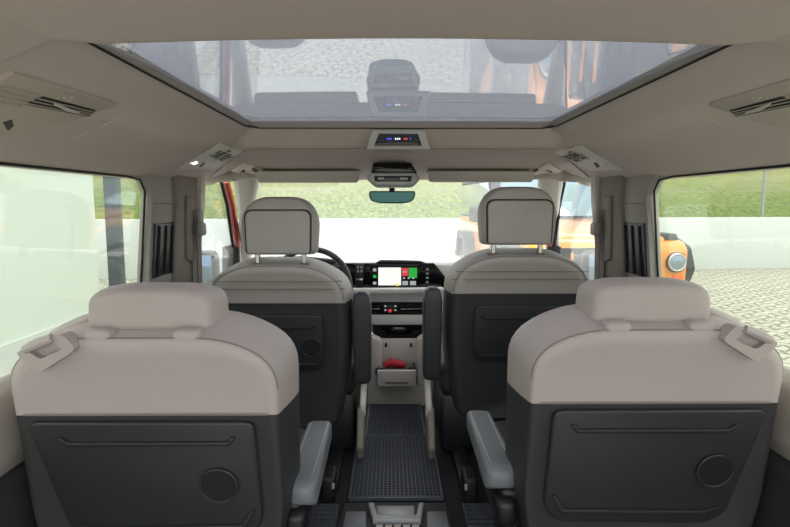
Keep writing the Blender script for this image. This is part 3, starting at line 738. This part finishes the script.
# steering wheel
wc = Vector((-.405, 2.52, .585))
t = thing('steering_wheel', 'dark grey steering wheel behind the driver headrest', 'steering wheel', wc)
ax = Vector((0, -1, .38)).normalized()
bm = bmesh.new(); ring(bm, wc, .185, ax, .0135, 48); mk('rim', bm, 'charcoal', t)
bm = bmesh.new(); disc(bm, wc - ax * .01, .06, ax, .03, 28, .008); mk('hub', bm, 'black', t)
bm = bmesh.new(); u = Vector((1, 0, 0)); w = ax.cross(u)
for d in (u, -u, w if w.z < 0 else -w): tube(bm, [wc + d * .05, wc + d * .18], .016, 8, flat=.6)
mk('spoke', bm, 'black', t)
bm = bmesh.new(); tube(bm, [wc - ax * .01, wc - ax * .15], .035, 10); mk('column', bm, 'matte', t)

# centre console with open drawer
t = thing('storage_console', 'beige storage console with open drawer at the foot of the dashboard', 'console', (0.0, 2.7, 0))
for nm, pix in (('side_wall', [(371, 336), (381, 341), (381, 379), (376, 387), (369, 387)]), ('side_wall', [(417, 341), (424, 336), (427, 387), (419, 387), (417, 379)])):
    bm = bmesh.new(); pp(bm, pix, 2.62, .08, .01); mk(nm, bm, 'light', t)
bm = bmesh.new(); pp(bm, [(380.5, 339), (417.5, 339), (417.5, 375), (380.5, 375)], 2.68, .02, .004); bp_ = mk('back_wall', bm, 'light', t)
for x in (386, 411):
    bm = bmesh.new(); box(bm, PY(x, 345, 2.676), (.012, .02, .02), bev=.003); mk('peg', bm, 'recess', bp_)
bm = bmesh.new(); pp(bm, [(377, 370.5), (416.5, 370.5), (416, 386.5), (377.5, 386.5)], 2.53, .02, .006); dr = mk('drawer', bm, 'light', t)
bm = bmesh.new(); pp(bm, [(384, 382), (409, 382), (407, 384.2), (386, 384.2)], 2.527, .006, .001); mk('pull_slot', bm, 'plasticd', dr)
q = [PY(x, y, 2.545) for x, y in ((378, 372.5), (415.5, 372.5))]
bm = bmesh.new(); box(bm, ((q[0].x + q[1].x) / 2, 2.61, q[0].z - .035), (q[1].x - q[0].x, .13, .02))
for k in (0, 1): box(bm, (q[k].x + (.003 if k == 0 else -.003), 2.61, q[0].z - .012), (.006, .13, .045))
mk('tray', bm, 'black', dr)
zt_ = q[0].z - .025
c = Vector((q[0].x * .55 + q[1].x * .45, 2.64, zt_))
bm = bmesh.new()
tube(bm, [c + Vector((-.05, 0, .03)), c + Vector((-.02, .01, .042)), c + Vector((.02, -.005, .038)), c + Vector((.05, 0, .03))], [.014, .022, .020, .012], 10)
tag(mk('red_pouch', bm, 'redthing'), 'small red item lying in the open console drawer', 'pouch')
for k, (dx, dy, c_, lab) in enumerate(((-.075, -.03, 'black', 'black key fob in the left of the open drawer'), (.02, -.06, 'silver', 'grey gadget at the front of the open drawer'), (.085, -.02, 'black', 'black gadget in the right of the open drawer'))):
    bm = bmesh.new(); box(bm, c + Vector((dx, dy, .012)), (.04, .03, .026), bev=.006, seg=2); tag(mk('gadget', bm, c_), lab, 'gadget', 'items in the drawer')
bm = bmesh.new()
ye = PZ(395, 407.5).y; a, b = PZ(367, 407.5), PZ(426, 407.5)
prism(bm, [(a.x, ye + .005, .003), (a.x, ye + .10, .12), (a.x, 2.9, .14), (a.x, 2.9, .003)], (b.x - a.x, 0, 0), .01); mk('carpet_ramp', bm, 'carpet', t)

# ------------------------------------------------------------------ floor fittings
def gridmat(name, label, x0, x1, y0, y1, nx, ny, z=.004):
    o = thing(name, label, 'floor mat', ((x0 + x1) / 2, (y0 + y1) / 2, 0))
    bm = bmesh.new(); box(bm, ((x0 + x1) / 2, (y0 + y1) / 2, z), (x1 - x0, y1 - y0, .006)); mk('sheet', bm, 'matte', o)
    bm = bmesh.new()
    for i in range(nx + 1):
        x = x0 + (x1 - x0) * i / nx; w = .007 if i in (0, nx) else .0028
        box(bm, (x, (y0 + y1) / 2, z + .006), (w, y1 - y0, .008 if w < .005 else .012))
    for j in range(ny + 1):
        y = y0 + (y1 - y0) * j / ny; w = .008 if j in (0, ny) else .0034
        box(bm, ((x0 + x1) / 2, y, z + .006), (x1 - x0, w, .008 if w < .005 else .012))
    mk('rib', bm, 'rubber', o)
a, b = PZ(349.5, 502), PZ(442.5, 502)
gridmat('rubber_mat', 'black waffle rubber mat on the aisle floor between the seats', a.x, b.x, a.y, PZ(390, 440).y, 22, 30)
a, b = PZ(366, 439), PZ(425, 439)
gridmat('rubber_mat', 'black rubber mat on the floor in front of the console', a.x, b.x, PZ(390, 438.2).y, ye, 24, 18)
# rail cover with handle at the near end of the aisle
pc = PZ(395, 516); t = thing('floor_latch', 'grey floor latch with recessed handle at the near end of the aisle mat', 'floor latch', (0, pc.y, 0))
def fz(bm, pix, h, bev=.003): prism(bm, [PZ(p[0], p[1], .0) for p in pix], (0, 0, h), bev)
bm = bmesh.new(); fz(bm, [(345, 504.5), (446, 504.5), (452, 530), (338, 530)], .008); mk('plate', bm, 'charcoal', t)
bm = bmesh.new()
prism(bm, [PZ(p[0], p[1], .008) for p in ((368, 508), (374, 508), (378, 521), (416, 521), (419, 508), (424, 508), (421, 525), (373, 525))], (0, 0, .02), .003); mk('handle_frame', bm, 'silver', t)
bm = bmesh.new(); prism(bm, [PZ(p[0], p[1], .008) for p in ((376, 509), (414, 509), (415, 521), (378, 521))], (0, 0, .012), .003); mk('handle', bm, 'silver', t)
for q in ([(346, 514), (366, 514), (366, 530), (343, 530)], [(427, 514), (446, 514), (449, 530), (427, 530)]):
    bm = bmesh.new(); prism(bm, [PZ(p[0], p[1], .008) for p in q], (0, 0, .010), .003); mk('side_pad', bm, 'armtop', t)
for k in range(5):
    bm = bmesh.new(); prism(bm, [PZ(p[0], p[1], .008) for p in ((376 + 9 * k, 526.5), (383 + 9 * k, 526.5), (383 + 9 * k, 533), (376 + 9 * k, 533))], (0, 0, .008), .002); mk('key_tab', bm, 'light', t)
for s, lab in ((-1, 'left'), (1, 'right')):
    bm = bmesh.new()
    x0, x1 = sorted((s * .20, s * .70))
    gx = (x0 + x1) / 2
    box(bm, (gx, 1.61, .004), (x1 - x0, .13, .008))
    for k in range(6): box(bm, (gx, 1.55 + .024 * k, .010), (x1 - x0, .006, .008))
    for k in range(10): box(bm, (x0 + (x1 - x0) * k / 9, 1.61, .010), (.005, .13, .007))
    tag(mk('rubber_mat', bm, 'rubber'), f'ribbed rubber mat on the floor by the {lab} rear seat', 'floor mat')

# ------------------------------------------------------------------ outside
GZ = -.45
def new_nodes(name):
    m_ = bpy.data.materials.new(name); m_.use_nodes = True; return m_, m_.node_tree.nodes, m_.node_tree.links, m_.node_tree.nodes['Principled BSDF']
pm, N, L, bs = new_nodes('interlocking_pavers')
tc = N.new('ShaderNodeTexCoord'); mp = N.new('ShaderNodeMapping'); mp.inputs['Rotation'].default_value[2] = R(8)
L.new(tc.outputs['Object'], mp.inputs['Vector'])
wv = N.new('ShaderNodeTexWave'); wv.wave_type = 'BANDS'; wv.bands_direction = 'X'; wv.wave_profile = 'TRI'; wv.inputs['Scale'].default_value = 1.6
L.new(mp.outputs[0], wv.inputs['Vector'])
sub = N.new('ShaderNodeVectorMath'); sub.operation = 'MULTIPLY_ADD'; sub.inputs[1].default_value = (0, .10, 0)
L.new(wv.outputs['Fac'], sub.inputs[0]); L.new(mp.outputs[0], sub.inputs[2])
bk = N.new('ShaderNodeTexBrick'); bk.inputs['Scale'].default_value = 1.0; bk.inputs['Brick Width'].default_value = .30; bk.inputs['Row Height'].default_value = .16
bk.inputs['Mortar Size'].default_value = .02; bk.inputs['Color1'].default_value = lin((188, 185, 170)); bk.inputs['Color2'].default_value = lin((174, 171, 157)); bk.inputs['Mortar'].default_value = lin((116, 114, 96))
L.new(sub.outputs[0], bk.inputs['Vector']); L.new(bk.outputs['Color'], bs.inputs['Base Color']); bs.inputs['Roughness'].default_value = .9
bp = N.new('ShaderNodeBump'); bp.inputs['Strength'].default_value = .5; bp.inputs['Distance'].default_value = .01; bp.invert = True
L.new(bk.outputs['Fac'], bp.inputs['Height']); L.new(bp.outputs[0], bs.inputs['Normal'])
bm = bmesh.new(); box(bm, (0, -10, GZ - .05), (140, 130, .1))
o = mk('ground', bm, pm); struct(o, 'pale interlocking paved yard outside the van', 'ground')
# retaining wall
def wy(x): return 11.0 + .12 * x
bm = bmesh.new()
prism(bm, [(-40, wy(-40), GZ), (40, wy(40), GZ), (40, wy(40), .68), (-40, wy(-40), .68)], (-.03, .25, 0), .01)
wo = mk('retaining_wall', bm, 'render')
wo['kind'] = 'structure'; tag(wo, 'white rendered retaining wall below the grass bank', 'wall')
# bank
gm, N, L, bs = new_nodes('meadow_grass')
tc = N.new('ShaderNodeTexCoord'); mp = N.new('ShaderNodeMapping'); mp.inputs['Scale'].default_value = (1, .45, .45); L.new(tc.outputs['Object'], mp.inputs['Vector'])
n1 = N.new('ShaderNodeTexNoise'); n1.inputs['Scale'].default_value = 13; n1.inputs['Detail'].default_value = 8; n1.inputs['Roughness'].default_value = .75; L.new(mp.outputs[0], n1.inputs['Vector'])
cr = N.new('ShaderNodeValToRGB'); cr.color_ramp.elements[0].position = .36; cr.color_ramp.elements[0].color = lin((66, 94, 26)); cr.color_ramp.elements[1].position = .64; cr.color_ramp.elements[1].color = lin((158, 178, 84))
L.new(n1.outputs['Fac'], cr.inputs['Fac'])
n2 = N.new('ShaderNodeTexNoise'); n2.inputs['Scale'].default_value = .6; n2.inputs['Detail'].default_value = 4; L.new(tc.outputs['Object'], n2.inputs['Vector'])
sp = N.new('ShaderNodeSeparateXYZ'); L.new(tc.outputs['Object'], sp.inputs[0])
mr = N.new('ShaderNodeMapRange'); mr.inputs['From Min'].default_value = .9; mr.inputs['From Max'].default_value = 1.6; L.new(sp.outputs['Z'], mr.inputs['Value'])
ad = N.new('ShaderNodeMath'); ad.operation = 'MULTIPLY'; L.new(mr.outputs[0], ad.inputs[0]); L.new(n2.outputs['Fac'], ad.inputs[1])
mx = N.new('ShaderNodeMix'); mx.data_type = 'RGBA'; L.new(ad.outputs[0], mx.inputs[0]); L.new(cr.outputs[0], mx.inputs[6]); mx.inputs[7].default_value = lin((186, 178, 134))
L.new(mx.outputs[2], bs.inputs['Base Color']); bs.inputs['Roughness'].default_value = .95; bs.inputs['Specular IOR Level'].default_value = .1
bp = N.new('ShaderNodeBump'); bp.inputs['Strength'].default_value = 1; bp.inputs['Distance'].default_value = .15; L.new(n1.outputs['Fac'], bp.inputs['Height']); L.new(bp.outputs[0], bs.inputs['Normal'])
bm = bmesh.new(); vg = []
for j in range(28):
    d = .25 + j * .35; row = []
    for i in range(161):
        x = -40 + i * .5; h = .60 + .28 * (d - .25) + .06 * math.sin(x * 1.7 + d) * min(1, d) + random.uniform(-.03, .03) * min(1, d)
        row.append(bm.verts.new((x, wy(x) + d, h)))
    vg.append(row)
for a, b in zip(vg, vg[1:]):
    for i in range(160): bm.faces.new((a[i], a[i + 1], b[i + 1], b[i]))
go = mk('grass_bank', bm, gm, ang=180); go['kind'] = 'stuff'; tag(go, 'green grass bank rising above the white wall', 'grass')
# fence
t = thing('fence', 'thin wire fence with grey posts on top of the white wall', 'fence', (0, wy(0) + .35, .68))
for px in (40, 175, 500, 625, 778, 860):
    x = (px - 391) / 550 * 11.9 - .03; y = wy(x) + .4
    bm = bmesh.new(); tube(bm, [(x, y, .62), (x, y, 2.1)], .035, 10); mk('post', bm, 'fence', t)
bm = bmesh.new()
for z in (.95, 1.25, 1.55, 1.85): tube(bm, [(-12, wy(-12) + .4, z), (14, wy(14) + .4, z)], .0035, 5)
mk('wire', bm, 'fence', t)
# building on the left
t = thing('building', 'plain white building wall filling the left side window', 'building', (-4.5, 2, GZ))
bm = bmesh.new(); box(bm, (-5.3, .56, .75), (4.0, 11.12, 2.4)); mk('facade', bm, 'facade', t)
bm = bmesh.new(); box(bm, (-3.29, .56, GZ + .12), (.03, 11.12, .24)); mk('plinth', bm, 'render', t)
a = PY(115, 240, 6.9)
t = thing('steel_post', 'dark steel post standing beyond the corner of the white building', 'post', (a.x, a.y, GZ))
bm = bmesh.new(); box(bm, (a.x, a.y, .95), (.15, .15, 2.8), bev=.01); mk('shaft', bm, 'steel', t)
bm = bmesh.new(); box(bm, (a.x, a.y, GZ + .01), (.28, .28, .02), bev=.004); mk('base_plate', bm, 'steel', t)

# orange off-roader: u forward, v to its left, z up, nose at the origin
def offroader(loc, rz):
    t = thing('off_road_car', 'orange off-road car with round headlights parked beyond the right windows', 'car', loc, rz=rz)
    K = dict(parent=t, local=True)
    def V_(u, v, z): return Vector((v, -u, z))      # nose points to -Y before rotation
    def side(bm, pts, v0, v1, bev=.03): prism(bm, [V_(u, v0, z) for u, z in pts], (v1 - v0, 0, 0), bev, 3)
    bm = bmesh.new()
    side(bm, [(-.02, .62), (0.0, .98), (-.08, 1.06), (-1.30, 1.19), (-1.38, 1.24), (-1.38, .55), (-1.1, .45)], -.80, .80, .05)
    side(bm, [(-1.30, 1.22), (-4.0, 1.24), (-4.05, .55), (-1.25, .50)], -.80, .80, .05)
    b = mk('body', bm, 'orange', **K)
    bm = bmesh.new(); side(bm, [(-.06, 1.02), (-.10, 1.10), (-1.25, 1.245), (-1.32, 1.20)], -.60, .60, .03); mk('hood', bm, 'orange', **K)
    bm = bmesh.new(); prism(bm, [V_(.004, v, z) for v, z in ((-.46, .66), (.46, .66), (.46, 1.0), (-.46, 1.0))], (0, .05, 0), .02); g = mk('grille', bm, 'matte', **K)
    for k in range(7):
        bm = bmesh.new(); box(bm, V_(.01, -.36 + .12 * k, .83), (.03, .03, .26), bev=.012); mk('grille_bar', bm, 'orange', **K)
    for v in (-.67, .67):
        bm = bmesh.new(); disc(bm, V_(-.02, v, .86), .10, (0, -1, 0), .035, 32, .01); h = mk('headlight_surround', bm, 'black', **K)
        bm = bmesh.new(); ring(bm, V_(.018, v, .86), .08, (0, 1, 0), .012); mk('headlight_ring', bm, 'chrome', **K)
        bm = bmesh.new(); disc(bm, V_(.0, v, .86), .072, (0, -1, 0), .03, 32, .012); mk('headlight', bm, 'lens', **K)
        s_ = 1 if v > 0 else -1
        bm = bmesh.new(); prism(bm, [V_(u, .70 * s_, z) for u, z in ((-.10, .78), (-.20, 1.0), (-.45, 1.08), (-1.0, 1.06), (-1.18, .80), (-1.10, .60), (-.95, .92), (-.45, .95), (-.27, .88), (-.2, .60))], (.24 * s_, 0, 0), .03); mk('wheel_arch', bm, 'black', **K)
        bm = bmesh.new(); prism(bm, [V_(u, .70 * s_, z) for u, z in ((-2.55, .60), (-2.65, .92), (-2.8, 1.02), (-3.4, 1.02), (-3.62, .6), (-3.45, .6), (-3.3, .90), (-2.9, .90), (-2.75, .6))], (.24 * s_, 0, 0), .03); mk('wheel_arch', bm, 'black', **K)
        bm = bmesh.new(); box(bm, V_(-.28, .66 * s_, 1.085), (.19, .30, .09), bev=.03); mk('fender_vent', bm, 'black', **K)
        bm = bmesh.new(); box(bm, V_(-.03, .70 * s_, .70), (.10, .06, .07), bev=.015); mk('indicator', bm, 'amber', **K)
        for u in (-.68, -3.08):
            bm = bmesh.new(); disc(bm, V_(u, .62 * s_, .41), .41, (s_, 0, 0), .26, 36, .04); w = mk('wheel', bm, 'tyre', **K)
            bm = bmesh.new(); disc(bm, V_(u, .865 * s_, .41), .24, (s_, 0, 0), .03, 28, .012)
            o = mk('hub', bm, 'silver', w, local=True)
        bm = bmesh.new(); box(bm, V_(-1.55, .98 * s_, 1.30), (.20, .12, .20), bev=.04, seg=3); box(bm, V_(-1.53, .86 * s_, 1.26), (.16, .05, .05), bev=.015); mk('wing_mirror', bm, 'black', **K)
        bm = bmesh.new(); prism(bm, [V_(u, .765 * s_, z) for u, z in ((-1.55, 1.26), (-1.90, 1.70), (-3.9, 1.72), (-3.98, 1.26))], (.02 * s_, 0, 0), .006); mk('side_window', bm, 'carglass', **K)
    bm = bmesh.new(); side(bm, [(-1.40, 1.22), (-1.80, 1.77), (-1.9, 1.77), (-1.52, 1.22)], -.76, .76, .01); mk('windscreen_frame', bm, 'black', **K)
    bm = bmesh.new(); prism(bm, [V_(u, v, z) for u, v, z in ((-1.42, -.69, 1.27), (-1.42, .69, 1.27), (-1.755, .66, 1.72), (-1.755, -.66, 1.72))], (0, -.012, .008), .003); mk('windscreen', bm, 'carglass', **K)
    bm = bmesh.new(); side(bm, [(-1.76, 1.74), (-1.85, 1.83), (-4.0, 1.83), (-4.05, 1.74)], -.77, .77, .03)
    side(bm, [(-3.9, 1.22), (-3.95, 1.78), (-4.03, 1.78), (-4.05, 1.22)], -.77, .77, .01)
    for u in (-2.0, -2.9): side(bm, [(u, 1.22), (u - .05, 1.76), (u - .15, 1.76), (u - .12, 1.22)], -.76, .76, .01)
    mk('hard_top', bm, 'black', **K)
    bm = bmesh.new(); box(bm, V_(.08, 0, .50), (1.72, .20, .18), bev=.04, seg=3); mk('bumper', bm, 'black', **K)
    bm = bmesh.new(); box(bm, V_(-2.0, 0, .50), (1.3, 3.8, .2), bev=.02); mk('chassis', bm, 'matte', **K)
    return t
offroader((2.06, 5.25, GZ), R(2))

# ------------------------------------------------------------------ light
w = bpy.data.worlds.new('overcast'); SC.world = w; w.use_nodes = True
N, L = w.node_tree.nodes, w.node_tree.links
bg = N['Background']
tc = N.new('ShaderNodeTexCoord'); sp = N.new('ShaderNodeSeparateXYZ'); L.new(tc.outputs['Generated'], sp.inputs[0])
cr = N.new('ShaderNodeValToRGB'); cr.color_ramp.elements[0].position = 0.0; cr.color_ramp.elements[0].color = (.80, .86, .92, 1); cr.color_ramp.elements[1].position = .7; cr.color_ramp.elements[1].color = (1, 1, 1, 1)
L.new(sp.outputs['Z'], cr.inputs['Fac']); L.new(cr.outputs[0], bg.inputs['Color']); bg.inputs['Strength'].default_value = 1.0
sl = bpy.data.lights.new('sun', 'SUN'); sl.energy = .8; sl.angle = R(25); so = bpy.data.objects.new('sun', sl); COL.objects.link(so); so.rotation_euler = (R(38), R(0), R(20))

SC.view_settings.view_transform = 'Standard'; SC.view_settings.look = 'None'; SC.view_settings.gamma = 1; SC.view_settings.use_curve_mapping = False
SC.view_settings.exposure = 1.36
cy = SC.cycles
cy.use_denoising = True; cy.max_bounces = 14; cy.diffuse_bounces = 8; cy.glossy_bounces = 5; cy.transparent_max_bounces = 24; cy.sample_clamp_indirect = 6
